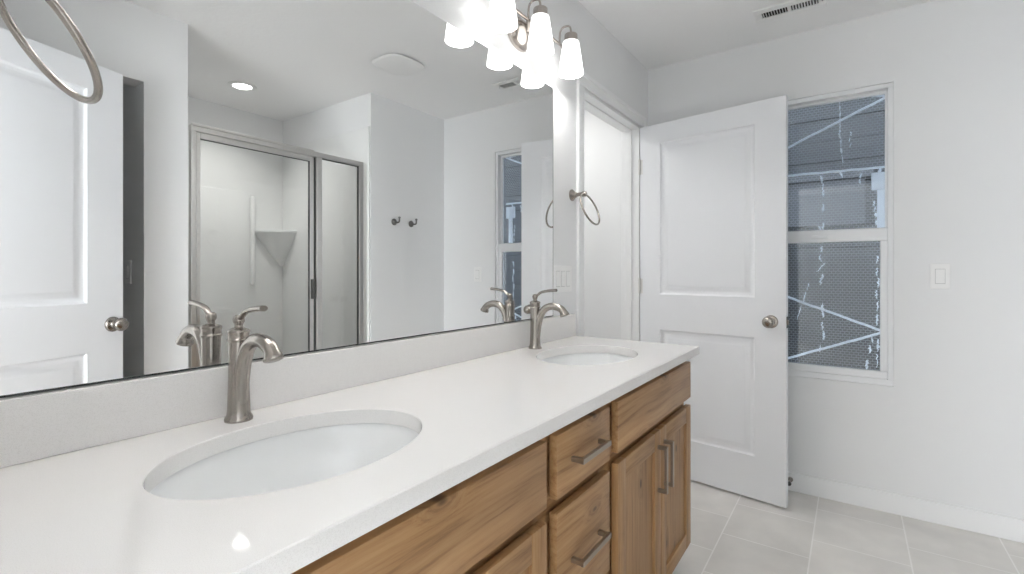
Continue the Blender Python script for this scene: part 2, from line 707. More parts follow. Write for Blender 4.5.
def knob_mb(side, y):
    """rosette, neck and knob pointing along side*y from the plane y"""
    prof = [(0, 0), (0.0325, 0), (0.0325, 0.004), (0.029, 0.009), (0.016, 0.012), (0.012, 0.018), (0.012, 0.030), (0.018, 0.035), (0.0265, 0.041), (0.0285, 0.048), (0.0265, 0.056), (0.020, 0.061), (0.010, 0.063), (0, 0.063)]
    mx = T(0, y, 0) @ Matrix.Rotation(-side * PI / 2, 4, 'X')
    return MB().lathe(prof, 32, mx)


PANS = [(0.228, 0.835), (1.040, 1.926)]


def make_door(name, label, hinge, free, W, y0, u0, u1, knob_u, knob_z, t=0.035):
    ang = math.atan2(free[1] - hinge[1], free[0] - hinge[0])
    root = thing(name, label, 'door', (hinge[0], hinge[1], 0), ang)
    struct(root)
    leaf_mb(W, 0.012, 2.038, t, u0, u1, PANS, y0).build('door_leaf', M['door'], root, 30)
    for side, y in ((-1, y0), (1, y0 + t)):
        k = knob_mb(side, y).build('door_knob', M['nickel'], root, 40, (knob_u, 0, knob_z))
        k['label'] = 'brushed nickel round door knob'
    m = MB()
    m.box(W - 0.0006, W + 0.0012, y0 + t / 2 - 0.0125, y0 + t / 2 + 0.0125, knob_z - 0.028, knob_z + 0.028)
    m.box(W, W + 0.009, y0 + t / 2 - 0.007, y0 + t / 2 + 0.007, knob_z - 0.012, knob_z + 0.012, 0.002)
    m.build('latch_plate', M['nickel'], root)
    return root


door_a = make_door('door_1', 'open white two-panel door standing in front of the window', (2.8385, 1.0455), (2.7160, 0.2625), 0.792, 0.0, 0.129, 0.648, 0.725, 0.922)
for hz in (0.30, 1.086, 1.80):
    m = MB()
    m.lathe([(0, -0.045), (0.0065, -0.045), (0.0065, 0.045), (0, 0.045)], 14, T(0.0, -0.007, hz))
    m.lathe([(0, 0), (0.0045, 0), (0.003, 0.006), (0, 0.007)], 12, T(0.0, -0.007, hz + 0.045))
    m.box(0.0, 0.018, -0.002, -0.0002, hz - 0.044, hz + 0.044)
    m.build('hinge', M['frame'], door_a, 40)
make_door('door_2', 'white two-panel entry door seen only in the mirror', (0.0725, -0.2725), (0.767, -0.541), 0.7445, -0.035, 0.122, 0.600, 0.700, 0.945)

# ------------------------------------------------------------------ window
win = struct(thing('window_1', 'white vinyl single-hung window half hidden by the open door', 'window', (XR, 0, 0)))
x0, x1 = 0.012, 0.085
m = MB()
fw = 0.022
m.box(x0, x1, WY0, WY1, WZ0, WZ0 + 0.030, 0.002).box(x0, x1, WY0, WY1, WZ1 - fw, WZ1, 0.002)
m.box(x0, x1, WY0, WY0 + fw, WZ0 + 0.030, WZ1 - fw, 0.002).box(x0, x1, WY1 - fw, WY1, WZ0 + 0.030, WZ1 - fw, 0.002)
m.build('window_frame', M['vinyl'], win)
ya, yb = WY0 + fw, WY1 - fw
m = MB()        # upper fixed sash (outer track)
ux0, ux1 = 0.052, 0.074
m.box(ux0, ux1, ya, yb, 1.355, 1.392, 0.002).box(ux0, ux1, ya, yb, WZ1 - fw - 0.014, WZ1 - fw, 0.002)
m.box(ux0, ux1, ya, ya + 0.010, 1.392, WZ1 - fw - 0.014).box(ux0, ux1, yb - 0.010, yb, 1.392, WZ1 - fw - 0.014)
up = m.build('upper_sash', M['vinyl'], win)
MB().box(0.061, 0.065, ya + 0.008, yb - 0.008, 1.38, WZ1 - fw - 0.010).build('window_pane', M['pane'], up)
m = MB()        # lower sliding sash (inner track)
lx0, lx1 = 0.020, 0.048
m.box(lx0, lx1, ya, yb, 1.325, 1.388, 0.003).box(lx0, lx1, ya, yb, WZ0 + 0.030, WZ0 + 0.066, 0.003)
m.box(lx0, lx1, ya, ya + 0.030, WZ0 + 0.066, 1.325, 0.002).box(lx0, lx1, yb - 0.030, yb, WZ0 + 0.066, 1.325, 0.002)
lo = m.build('lower_sash', M['vinyl'], win)
MB().box(0.032, 0.036, ya + 0.028, yb - 0.028, WZ0 + 0.064, 1.327).build('window_pane', M['pane'], lo)
MB().box(lx0 - 0.012, lx0, 0.10, 0.17, 1.345, 1.362, 0.003).build('sash_lock', M['vinyl'], win)

# ------------------------------------------------------------------ outside the window: wire lath over the opening, neighbouring wall
XS = 3.16
lat = thing('wire_lath_screen', 'pale wire lath with diagonal strips stretched across the outside of the window', 'screen', (XS, 0, 0))
MB().box(-0.0005, 0.0005, -0.40, 0.75, 0.35, 2.35).build('wire_mesh', M['lath'], lat)


def sc(y, z):       # plane measured at x=3.06, moved out to XS along the line of sight of the photo
    k = XS / 3.06
    return (y * k, EYE + (z - EYE) * k)


def strip(a, b, r=0.0065):
    (ya_, za), (yb_, zb) = sc(*a), sc(*b)
    d = Vector((0, yb_ - ya_, zb - za))
    p0 = Vector((-0.008, ya_, za)) - d * 0.35
    p1 = Vector((-0.008, yb_, zb)) + d * 0.06
    n = 14
    rng = random.Random(int(za * 1000))
    pts = [tuple(p0.lerp(p1, i / n) + Vector((0, 0, rng.uniform(-.0015, .0015)))) for i in range(n + 1)]
    o = MB().tube(pts, r, 8).build('lath_strip', M['lath_white'], lat, 40)
    o['label'] = 'white diagonal strip across the wire'


strip((0.287, 1.853), (-0.145, 2.044))
strip((0.287, 1.699), (-0.145, 1.695))
strip((0.287, 1.032), (-0.117, 0.878))
strip((0.287, 0.696), (-0.117, 0.863))
strip((-0.05, 2.065), (-0.150, 2.048), 0.005)

rng = random.Random(5)


def smear(pts):
    """a run of mortar / torn paper: short irregular lumps down a line"""
    for (y, z, l, lean, w) in pts:
        m = MB()
        yy, zz = sc(y, z)
        n = 11
        path = [(-0.004 + rng.uniform(-.002, .002), yy + lean * (i / n) + rng.uniform(-.45, .45) * w, zz - l * i / n) for i in range(n + 1)]
        rad = [w * rng.uniform(.22, .95) * (0.55 + 0.45 * math.sin(PI * (i + 0.4) / n)) for i in range(n + 1)]
        m.tube(path, rad, 8, flat=0.6)
        m.build('mortar_smear', M['lath_white'], lat, 60)


smear([(0.050, 2.064, 0.131, 0.000, 0.0040), (0.050, 1.944, 0.042, 0.000, 0.0046)])
smear([(0.050, 1.907, 0.042, 0.000, 0.0103), (0.045, 1.865, 0.042, 0.000, 0.0080), (0.045, 1.818, 0.032, -0.004, 0.0069), (0.041, 1.780, 0.042, -0.004, 0.0057)])
smear([(0.003, 1.894, 0.021, 0.000, 0.0069), (0.007, 1.864, 0.020, 0.004, 0.0052), (0.003, 1.837, 0.025, 0.004, 0.0046)])
smear([(0.134, 1.681, 0.044, -0.009, 0.0092), (0.125, 1.638, 0.032, 0.000, 0.0080), (0.125, 1.606, 0.037, 0.000, 0.0103), (0.125, 1.531, 0.043, 0.000, 0.0092), (0.143, 1.415, 0.022, -0.009, 0.0092), (0.125, 1.430, 0.037, 0.000, 0.0080)])
smear([(0.050, 1.693, 0.032, -0.009, 0.0080)])
smear([(-0.039, 1.677, 0.025, 0.004, 0.0103), (-0.035, 1.647, 0.026, 0.000, 0.0069)])
smear([(-0.117, 1.693, 0.040, 0.004, 0.0080)])
smear([(-0.093, 1.529, 0.025, 0.000, 0.0069), (-0.097, 1.498, 0.025, 0.004, 0.0069), (-0.101, 1.468, 0.025, 0.000, 0.0069), (-0.101, 1.433, 0.030, 0.000, 0.0057)])
smear([(0.129, 1.308, 0.032, 0.004, 0.0092), (0.138, 1.261, 0.037, -0.005, 0.0103), (0.116, 1.218, 0.048, 0.036, 0.0080), (0.125, 1.159, 0.059, 0.013, 0.0092), (0.129, 1.005, 0.080, -0.004, 0.0092), (0.129, 0.904, 0.043, 0.000, 0.0103), (0.120, 0.857, 0.048, 0.004, 0.0126), (0.138, 0.781, 0.037, 0.000, 0.0057)])
smear([(0.188, 1.111, 0.038, 0.009, 0.0080), (0.202, 1.062, 0.060, 0.014, 0.0052), (0.225, 0.985, 0.077, 0.019, 0.0046)])
smear([(-0.105, 1.251, 0.040, 0.000, 0.0103), (-0.105, 1.190, 0.040, 0.000, 0.0092), (-0.109, 1.140, 0.050, 0.000, 0.0092), (-0.101, 1.079, 0.045, 0.000, 0.0103), (-0.109, 1.024, 0.056, 0.004, 0.0080), (-0.105, 0.958, 0.061, 0.000, 0.0080), (-0.109, 0.832, 0.066, 0.000, 0.0092), (-0.105, 0.756, 0.071, 0.000, 0.0080)])
smear([(-0.077, 0.799, 0.046, 0.004, 0.0115), (-0.085, 0.841, 0.030, 0.000, 0.0080), (-0.064, 0.722, 0.056, 0.000, 0.0115)])
# white bracket and post at the right edge
(yy, zz) = sc(-0.120, 1.625)
m = MB()
m.box(-0.030, -0.012, yy - 0.040, yy + 0.040, zz - 0.045, zz + 0.045, 0.004)
m.box(-0.028, -0.014, yy - 0.016, yy + 0.016, zz - 0.30, zz - 0.045, 0.003)
m.build('bracket', M['lath_white'], lat)

nb = thing('neighbouring_building', 'dark grey neighbouring building seen through the window', 'building', (5.4, 0, 0))
m = MB()
for k in range(24):
    m.box(0.0, 0.20, -3.0, 3.5, k * 0.2, k * 0.2 + 0.195, 0.006)
m.box(0.02, 0.19, -3.0, 3.5, 0.0, 4.79)
m.build('siding', M['out_grey'], nb)
m = MB()
m.box(-0.05, -0.001, 0.52, 0.60, 0.0, 2.35, 0.004).box(-0.05, -0.001, -0.16, 0.52, 2.02, 2.10, 0.004)
m.build('board', M['out_light'], nb)
MB().box(-0.03, -0.001, -0.10, 0.52, 1.60, 2.02, 0.004).build('light_panel', M['out_light'], nb)
MB().box(-0.04, -0.001, -0.35, 0.40, 0.15, 1.30, 0.004).build('dark_panel', M['out_dark'], nb)
MB().box(-0.04, -0.001, 0.62, 1.15, 0.10, 2.35, 0.004).build('blue_panel', M['out_blue'], nb)
struct(MB().box(3.35, 9, -6, 6, -0.3, -0.1).build('floor_outside', M['ground']), 'bare ground outside', 'ground')

# ------------------------------------------------------------------ vanity cabinet
VX0, VX1 = 0.075, 1.945
FY, BY = 0.512, 1.046
van = thing('vanity_cabinet', 'long knotty wood vanity cabinet under the white countertop', 'cabinet', (0, 0, 0))
m = MB()
cy = FY + 0.028
for a, b in ((VX0, VX0 + 0.018), (0.868, 0.884), (1.192, 1.208), (VX1 - 0.018, VX1)):
    m.box(a, b, cy, BY, 0.10, 0.849)
m.box(VX0, VX1, cy, BY, 0.10, 0.118).box(VX0, VX1, BY - 0.006, BY, 0.118, 0.849)
m.build('carcass', M['wood_v'], van)
m = MB()
ft = cy + 0.019
for a, b in ((VX0, 0.160), (0.838, 0.917), (1.154, 1.245), (VX1 - 0.022, VX1)):
    m.box(a, b, cy - 0.0005, ft, 0.10, 0.849)
for z0_, z1_ in ((0.10, 0.135), (0.640, 0.700), (0.805, 0.849)):
    for a, b in ((0.160, 0.838), (0.917, 1.154), (1.245, VX1 - 0.022)):
        m.box(a, b, cy, ft, z0_, z1_)
m.box(0.917, 1.154, cy, ft, 0.365, 0.408)
m.build('face_frame', M['wood_h'], van)
m = MB()
m.box(VX0, VX1, FY + 0.085, FY + 0.10, 0.0, 0.0995)
m.build('toe_kick', M['wood_h'], van)


def pull_mb(L_):
    m = MB()
    h, ow, th = L_ / 2, 0.032, 0.0105
    m.box(-h, h, -ow, -ow + 0.009, -th / 2 - 0.001, th / 2 + 0.001, 0.0012)
    for sx in (-1, 1):
        a, b = (h - 0.0115, h) if sx > 0 else (-h, -h + 0.0115)
        m.box(a, b, -ow + 0.003, 0, -th / 2, th / 2, 0.001)
    return m


PL = pull_mb(0.150)
pm = bpy.data.meshes.new('bar_pull')
PL.bm.to_mesh(pm)
PL.bm.free()
pm.materials.append(M['pull'])


def add_pull(par, x, z, vert=False):
    o = bpy.data.objects.new('bar_pull', pm)
    C.objects.link(o)
    o.parent = par
    o.location = (x, 0, z)
    o.rotation_euler = (0, PI / 2 if vert else 0, 0)
    o['label'] = 'brushed nickel square bar pull'
    return o


def slab(name, xa, xb, za, zb, pull=True):
    cx, cz = (xa + xb) / 2, (za + zb) / 2
    o = MB().box(xa - cx, xb - cx, 0, 0.020, za - cz, zb - cz, 0.0022).build(name, M['wood_h'], van, 30, (cx, FY, cz))
    if pull:
        add_pull(o, 0, 0)
    return o


def shaker(xa, xb, za, zb, pull_side):
    cx, cz = (xa + xb) / 2, (za + zb) / 2
    a, b, c, d = xa - cx, xb - cx, za - cz, zb - cz
    s_ = 0.057
    o = MB().box(a + s_ - 0.006, b - s_ + 0.006, 0.009, 0.016, c + s_ - 0.006, d - s_ + 0.006).build('cabinet_door', M['wood_v'], van, 30, (cx, FY, cz))
    for p, q in ((a, a + s_), (b - s_, b)):
        MB().box(p, q, 0, 0.020, c, d, 0.0018).build('stile', M['wood_v'], o, 30)
    for p, q in ((c, c + s_), (d - s_, d)):
        MB().box(a + s_, b - s_, 0.0004, 0.020, p, q, 0.0018).build('rail', M['wood_h'], o, 30)
    add_pull(o, (b - 0.030) if pull_side > 0 else (a + 0.030), 0.536 - cz, True)
    return o


TZ0, TZ1 = 0.684, 0.822
DZ0, DZ1 = 0.118, 0.655
slab('false_drawer_front', 0.140, 0.857, TZ0, TZ1, False)
slab('false_drawer_front', 1.226, 1.942, TZ0, TZ1, False)
slab('drawer', 0.898, 1.173, TZ0, TZ1)
slab('drawer', 0.898, 1.173, 0.400, 0.655)
slab('drawer', 0.898, 1.173, 0.118, 0.373)
shaker(0.140, 0.497, DZ0, DZ1, 1)
shaker(0.500, 0.857, DZ0, DZ1, -1)
shaker(1.226, 1.5825, DZ0, DZ1, 1)
shaker(1.5855, 1.942, DZ0, DZ1, -1)

# ------------------------------------------------------------------ countertop with two oval cut-outs
CT, CB = 0.880, 0.850
KX0, KX1, KY0, KY1 = 0.057, 1.973, 0.487, 1.0475
SINKS = ((0.472, 0.760), (1.560, 0.765))
SA, SB = 0.222, 0.163
top = thing('countertop', 'long white quartz countertop with two oval sink cut-outs', 'countertop', (KX0, KY1, CT))
bm = bmesh.new()
c_ = 0.0018
ox, oy, oz = KX0, KY1, CT


def rect(ins, z):
    return [bm.verts.new((x - ox, y - oy, z - oz)) for x, y in ((KX0 + ins, KY0 + ins), (KX1 - ins, KY0 + ins), (KX1 - ins, KY1 - ins), (KX0 + ins, KY1 - ins))]


def ell(c, e, z, n=72):
    return [bm.verts.new((c[0] + (SA + e) * math.cos(2 * PI * k / n) - ox, c[1] + (SB + e) * math.sin(2 * PI * k / n) - oy, z - oz)) for k in range(n)]


def band(a, b):
    n = len(a)
    for k in range(n):
        bm.faces.new((a[k], a[(k + 1) % n], b[(k + 1) % n], b[k]))


outer = [rect(c_, CT), rect(0, CT - c_), rect(0, CB)]
holes = [[ell(c, c_, CT), ell(c, 0.0004, CT - c_), ell(c, 0, CB)] for c in SINKS]
for L_ in [outer] + holes:
    for a, b in zip(L_, L_[1:]):
        band(a, b)
for lev in (0, 2):
    es = set()
    for L_ in [outer] + holes:
        r_ = L_[lev]
        for k in range(len(r_)):
            e_ = bm.edges.get((r_[k], r_[(k + 1) % len(r_)])) or bm.edges.new((r_[k], r_[(k + 1) % len(r_)]))
            es.add(e_)
    bmesh.ops.triangle_fill(bm, use_beauty=True, use_dissolve=False, edges=list(es))
bmesh.ops.recalc_face_normals(bm, faces=bm.faces)
mb = MB()
mb.bm.free()
mb.bm = bm
mb.build('slab', M['quartz'], top, 35)
tag(MB().box(0, KX1 - KX0, -0.0195, 0.0, 0.0, 0.0995, 0.0015).build('backsplash', M['quartz'], None, None, (KX0, KY1, CT + 0.0003)), 'long low quartz backsplash along the wall under the mirror', 'backsplash')


# ------------------------------------------------------------------ sinks
def make_sink(label, c):
    root = thing('sink', label, 'sink', (c[0], c[1], CB), 0, 'oval undermount sinks')
    prof = [(1.10, -0.001), (1.012, -0.001), (1.000, -0.004), (0.985, -0.018), (0.955, -0.045), (0.90, -0.078), (0.81, -0.105), (0.66, -0.124), (0.45, -0.134), (0.22, -0.139), (0.115, -0.141)]
    back = [(0.115, -0.153), (0.46, -0.146), (0.69, -0.136), (0.86, -0.115), (0.95, -0.085), (1.005, -0.05), (1.03, -0.018), (1.10, -0.012), (1.10, -0.001)]
    bm_ = bmesh.new()
    n = 72
    rings = []
    for f, z in prof + back:
        # towards the drain the ellipse becomes a circle
        k = min(1.0, max(0.0, (0.45 - f) / 0.335))
        ra, rb = (SA + 0.004) * f, (SB + 0.004) * f
        rr = 0.0245 * f / 0.115
        ra, rb = ra * (1 - k) + rr * k, rb * (1 - k) + rr * k
        rings.append([bm_.verts.new((ra * math.cos(2 * PI * i / n), rb * math.sin(2 * PI * i / n), z)) for i in range(n)])
    for a, b in zip(rings, rings[1:]):
        for i in range(n):
            bm_.faces.new((a[i], a[(i + 1) % n], b[(i + 1) % n], b[i]))
    bmesh.ops.remove_doubles(bm_, verts=bm_.verts, dist=1e-6)
    bmesh.ops.recalc_face_normals(bm_, faces=bm_.faces)
    m_ = MB()
    m_.bm.free()
    m_.bm = bm_
    m_.build('bowl', M['china'], root, 60)
    m_ = MB()
    m_.lathe([(0, -0.149), (0.021, -0.149), (0.023, -0.1405), (0.031, -0.139), (0.030, -0.1365), (0.024, -0.137), (0.021, -0.140), (0.017, -0.1375), (0.008, -0.1365), (0, -0.1365)], 32)
    m_.build('drain', M['nickel'], root, 40)
    return root


make_sink('nearer oval white undermount sink, large in the foreground', SINKS[0])
make_sink('farther oval white undermount sink, near the open door', SINKS[1])


# ------------------------------------------------------------------ faucets
def make_faucet(label, x, y):
    root = thing('faucet', label, 'faucet', (x, y, CT), 0, 'single-handle faucets')
    m = MB()
    m.lathe([(0, 0), (0.0252, 0), (0.0254, 0.004), (0.0240, 0.0075), (0.0222, 0.010), (0.0210, 0.014), (0.0203, 0.022), (0.0194, 0.045), (0.0184, 0.085), (0.0183, 0.130), (0.0187, 0.150), (0.0188, 0.154), (0, 0.154)], 40)
    m.build('body', M['nickel'], root, 35)
    m = MB()
    m.lathe([(0, 0.1545), (0.0200, 0.1545), (0.0207, 0.1565), (0.0207, 0.159), (0.0192, 0.1605), (0.0192, 0.170), (0.0204, 0.172), (0.0204, 0.175), (0.0188, 0.1775), (0.0125, 0.180), (0.0080, 0.182), (0, 0.182)], 40)
    m.build('cap', M['nickel'], root, 35)
    # gooseneck spout growing out of the foot of the body
    path = bez((0, -0.002, 0.012), (0, -0.008, 0.055), (0, -0.009, 0.102), (0, -0.028, 0.134), 12)[:-1]
    path += bez((0, -0.028, 0.134), (0, -0.044, 0.160), (0, -0.068, 0.165), (0, -0.088, 0.162), 10)[:-1]
    path += bez((0, -0.088, 0.162), (0, -0.110, 0.158), (0, -0.121, 0.150), (0, -0.126, 0.136), 10)
    n = len(path)
    rad = []
    for i in range(n):
        t = i / (n - 1)
        r = 0.0152 - 0.0018 * min(1, t / 0.55)
        if t > 0.93:
            r += 0.0035 * (t - 0.93) / 0.07
        rad.append(r)
    m = MB().tube(path, rad, 24)
    d = (Vector(path[-1]) - Vector(path[-2])).normalized()
    e = Vector(path[-1])
    m.tube([e - d * 0.001, e + d * 0.003, e + d * 0.006, e + d * 0.0075], [0.0165, 0.0178, 0.0172, 0.0135], 24)
    m.build('spout', M['nickel'], root, 35)
    # stem, ball and lever
    m = MB()
    m.lathe([(0, 0.1815), (0.0080, 0.1815), (0.0070, 0.185), (0.0080, 0.188), (0.0102, 0.192), (0.0108, 0.197), (0.0096, 0.202), (0.006, 0.2055), (0, 0.2065)], 28)
    lp = bez((0, 0.000, 0.196), (0, -0.012, 0.200), (0, -0.018, 0.212), (0, -0.034, 0.2155), 9)[:-1] + bez((0, -0.034, 0.2155), (0, -0.054, 0.2195), (0, -0.074, 0.222), (0, -0.093, 0.2225), 8)
    nl = len(lp)
    m.tube(lp, [0.0062 + 0.0018 * (i / (nl - 1)) for i in range(nl)], 16, flat=0.7)
    m.build('lever', M['nickel'], root, 40)
    return root


make_faucet('tall brushed nickel faucet behind the nearer sink', 0.472, 0.985)
make_faucet('brushed nickel faucet behind the farther sink, beside the switch plate', 1.560, 0.985)

# ------------------------------------------------------------------ mirror
MX0, MX1, MZ0, MZ1 = 0.062, 1.795, 0.984, 1.955
mir = thing('wall_mirror', 'wide frameless mirror above the backsplash', 'mirror', (MX0, YM, MZ0))
MB().box(0, MX1 - MX0, -0.0055, -0.0005, 0, MZ1 - MZ0).build('mirror_glass', M['mirror'], mir)
m = MB()
W_, H_ = MX1 - MX0, MZ1 - MZ0
m.box(-0.002, W_ + 0.002, -0.0075, -0.0004, -0.0022, 0.0006)
m.box(W_, W_ + 0.0014, -0.0060, -0.0004, 0.0006, H_)
m.build('bottom_channel', M['mirror_edge'], mir)


# ------------------------------------------------------------------ vanity lights
def make_light(label, x):
    z0_ = 2.125
    root = thing('vanity_light', label, 'wall light', (x, YM, z0_), 0, 'three-shade vanity lights')
    # oval domed backplate
    m = MB()
    mx = T(0, -0.0005, -0.045) @ Matrix.Rotation(PI / 2, 4, 'X')
    m.lathe([(0, 0), (1.0, 0), (1.0, 0.010), (0.97, 0.016), (0.90, 0.019), (0.88, 0.023), (0.70, 0.033), (0.40, 0.040), (0.12, 0.042), (0, 0.042)], 48, mx @ Matrix.Diagonal((0.078, 0.060, 1, 1)))
    m.tube([(0, -0.040, -0.045), (0, -0.044, -0.030), (0, -0.046, 0.0)], 0.008, 14)
    m.build('backplate', M['lampmetal'], root, 40)
    m = MB()
    m.tube([(-0.262, -0.046, 0), (0.262, -0.046, 0)], 0.0055, 14)
    for s_ in (-1, 1):
        m.lathe([(0, 0), (0.008, 0), (0.008, 0.006), (0, 0.010)], 14, T(s_ * 0.262, -0.046, 0) @ Matrix.Rotation(s_ * PI / 2, 4, 'Y'))
    m.build('bar', M['lampmetal'], root, 40)
    for dx in (-0.24, 0.0, 0.24):
        yb_, ys = -0.046, -0.100
        path = [(dx, yb_, 0)] + bez((dx, yb_, 0.010), (dx, yb_ - 0.000, 0.050), (dx, yb_ - 0.004, 0.066), (dx, (yb_ + ys) / 2, 0.066), 8) + bez((dx, (yb_ + ys) / 2, 0.066), (dx, ys + 0.004, 0.066), (dx, ys, 0.056), (dx, ys, 0.024), 8)[1:]
        MB().tube(path, 0.0042, 12).build('arm', M['lampmetal'], root, 40)
        so = MB().lathe([(0, 0.038), (0.010, 0.038), (0.014, 0.035), (0.0255, 0.034), (0.0268, 0.031), (0.0268, 0.004), (0.0255, 0.001), (0, 0.001)], 28, T()).build('socket', M['lampmetal'], root, 40, (dx, ys, -0.009))
        # tapered frosted shade, open below
        p = [(0.024, 0.003), (0.0325, 0.001), (0.034, -0.003), (0.0505, -0.124), (0.0515, -0.131), (0.0485, -0.131), (0.0475, -0.124), (0.031, -0.004), (0.024, -0.001)]
        sh = MB().lathe(p, 40).build('lamp_shade', M['shade'], so, 50, (0, 0, 0.002))
        sh['label'] = 'glowing frosted white glass shade, wider at its open bottom'
        bl = MB().lathe([(0, 0.0), (0.012, 0.0), (0.013, -0.025), (0.020, -0.040), (0.024, -0.060), (0.022, -0.076), (0.014, -0.086), (0, -0.089)], 24).build('bulb', M['bulb'], so, 50, (0, 0, -0.002))
        ld = bpy.data.lights.new('bulb_light', 'POINT')
        ld.energy = BULB_W
        ld.shadow_soft_size = 0.012
        ld.color = (1, 0.985, 0.965)
        lo_ = bpy.data.objects.new('bulb_light', ld)
        C.objects.link(lo_)
        lo_.location = (x + dx, YM + ys, z0_ - 0.116)
    return root


make_light('nickel three-shade vanity light above the mirror, nearest the open door', 1.540)
make_light('nickel three-shade vanity light above the near sink, outside the photo', 0.478)


# ------------------------------------------------------------------ towel rings
def make_ring(label, loc, rz, tilt, arm, Rr=0.0725):
    """mounted on a wall whose outward normal is local -y; loc is the centre of the rosette on the wall"""
    root = thing('towel_ring', label, 'towel ring', loc, rz, 'nickel towel rings')
    rx = Matrix.Rotation(PI / 2, 4, 'X')
    MB().lathe([(0, 0.0003), (0.0265, 0.0003), (0.0265, 0.005), (0.0235, 0.008), (0.0200, 0.011), (0.0150, 0.018), (0.0115, 0.024), (0, 0.024)], 32, rx).build('rosette', M['nickel'], root, 35)
    m = MB()
    m.lathe([(0, 0.022), (0.0105, 0.022), (0.0090, 0.032), (0.0095, arm - 0.014), (0.0120, arm - 0.009), (0.0125, arm + 0.004), (0.0100, arm + 0.010), (0, arm + 0.012)], 28, rx)
    m.build('post', M['nickel'], root, 35)
    cx_ = Vector((0, -arm, 0))
    dn = Vector((0, -math.sin(tilt), -math.cos(tilt)))
    cen = cx_ + dn * Rr
    path = [tuple(cen + Rr * (math.cos(a) * Vector((1, 0, 0)) + math.sin(a) * dn)) for a in [2 * PI * k / 96 for k in range(96)]]
    MB().tube(path, 0.0043, 14, closed=True).build('ring', M['nickel'], root, 60)
    return root


make_ring('brushed nickel towel ring on the wall between mirror and doorway', (1.974, YM, 1.521), 0, R(22), 0.064, 0.0755)
make_ring('brushed nickel towel ring close to the camera at the top left', (XL, 0.7484, 1.4940), PI / 2, R(36), 0.0512, 0.0715)


# ------------------------------------------------------------------ switches
def make_plate(label, loc, rz, gangs, cat='light switch', w_=0.072):
    """wall plate; wall normal is local -y"""
    root = thing('wall_plate' if gangs > 1 else 'light_switch', label, cat, loc, rz)
    W = w_ + 0.046 * (gangs - 1)
    MB().box(-W / 2, W / 2, -0.007, -0.0003, -0.0585, 0.0585, 0.003).build('cover_plate', M['plastic'], root)
    for g in range(gangs):
        xg = (g - (gangs - 1) / 2) * 0.046
        f = MB().box(xg - 0.0180, xg + 0.0180, -0.0074, -0.0060, -0.0345, 0.0345).build('rocker_shadow', M['gap_shade'], root)
        V = [(xg - .0164, -.0080, -.0325), (xg + .0164, -.0080, -.0325), (xg + .0164, -.0125, .0325), (xg - .0164, -.0125, .0325), (xg - .0164, -.0068, -.0327), (xg + .0164, -.0068, -.0327), (xg + .0164, -.0068, .0327), (xg - .0164, -.0068, .0327)]
        MB().poly(V, [(0, 1, 2, 3), (7, 6, 5, 4), (0, 4, 5, 1), (1, 5, 6, 2), (2, 6, 7, 3), (3, 7, 4, 0)]).build('rocker', M['plastic'], f)
    return root


make_plate('single white rocker light switch right of the window', (XR, -0.3366, 1.150), -PI / 2, 1)
make_plate('three-gang white switch plate between the mirror and the doorway casing', (1.882, YM, 1.140), 0, 3)
make_plate('light switch inside the dark opening seen in the mirror', (CX1, -0.895, 1.17), -PI / 2, 1)


# ------------------------------------------------------------------ robe hooks
def make_hook(label, x, z):
    root = thing('robe_hook', label, 'hook', (x, YF, z), PI, 'robe hooks')
    rx = Matrix.Rotation(PI / 2, 4, 'X')
    MB().lathe([(0, 0.0003), (0.025, 0.0003), (0.025, 0.005), (0.021, 0.009), (0.014, 0.014), (0.0095, 0.020), (0, 0.020)], 28, rx).build('rosette', M['hookmetal'], root, 35)
    m = MB()
    m.tube(bez((0, -0.016, 0), (0, -0.034, -0.004), (0, -0.052, -0.012), (0, -0.058, 0.004), 8) + [(0, -0.059, 0.016), (0, -0.059, 0.026)], 0.0062, 12)
    m.lathe([(0, 0.022), (0.0085, 0.024), (0.0095, 0.030), (0.0070, 0.036), (0, 0.038)], 18, T(0, -0.059, 0))
    m.build('hook_arm', M['hookmetal'], root, 40)
    return root


make_hook('dark nickel robe hook on the wall, the one nearer the shower', 2.451, 1.542)
make_hook('dark nickel robe hook on the wall, the one nearer the window', 2.620, 1.541)

# ------------------------------------------------------------------ door stop on the baseboard
ds = thing('door_stop', 'small nickel door stop on the baseboard behind the open door', 'door stop', (XR - 0.013, 0.268, 0.062), -PI / 2)
rx = Matrix.Rotation(PI / 2, 4, 'X')
MB().lathe([(0, 0.0003), (0.013, 0.0003), (0.013, 0.004), (0.007, 0.007), (0.0055, 0.010), (0.0055, 0.058), (0, 0.058)], 20, rx).build('rod', M['nickel'], ds, 35)
MB().lathe([(0, 0.0575), (0.0095, 0.0575), (0.0105, 0.062), (0.0100, 0.070), (0, 0.073)], 20, rx).build('rubber_tip', M['gasket'], ds, 35)

# ------------------------------------------------------------------ shower
SYF = YF - 0.03         # enclosure plane
sur = thing('shower_surround', 'glossy white shower surround with a corner shelf, seen in the mirror', 'shower surround', (SX0, SYB, 0))
wS, dS = SX1 - SX0, YF - SYB
Z1 = 2.20
m = MB()
t_ = 0.012
m.box(0.0005, wS - 0.0005, 0.0005, t_, 0.06, Z1, 0.004)
m.box(0.0005, t_, t_, dS - 0.052, 0.06, Z1, 0.004)
m.box(wS - t_, wS - 0.0005, t_, dS - 0.004, 0.06, Z1, 0.004)
m.build('wall_panel', M['shower'], sur, 40)
for xa in (wS,):       # rounded vertical flange at the front edge
    sx = 1 if xa == 0 else -1
    MB().tube([(xa + sx * 0.010, dS - 0.012, 0.06), (xa + sx * 0.010, dS - 0.012, Z1 + 0.0)], 0.0095, 14).build('front_flange', M['shower'], sur, 50)
m = MB()       # raised field on the back wall
m.box(0.10, wS - 0.30, t_, t_ + 0.008, 0.40, 1.80, 0.004)
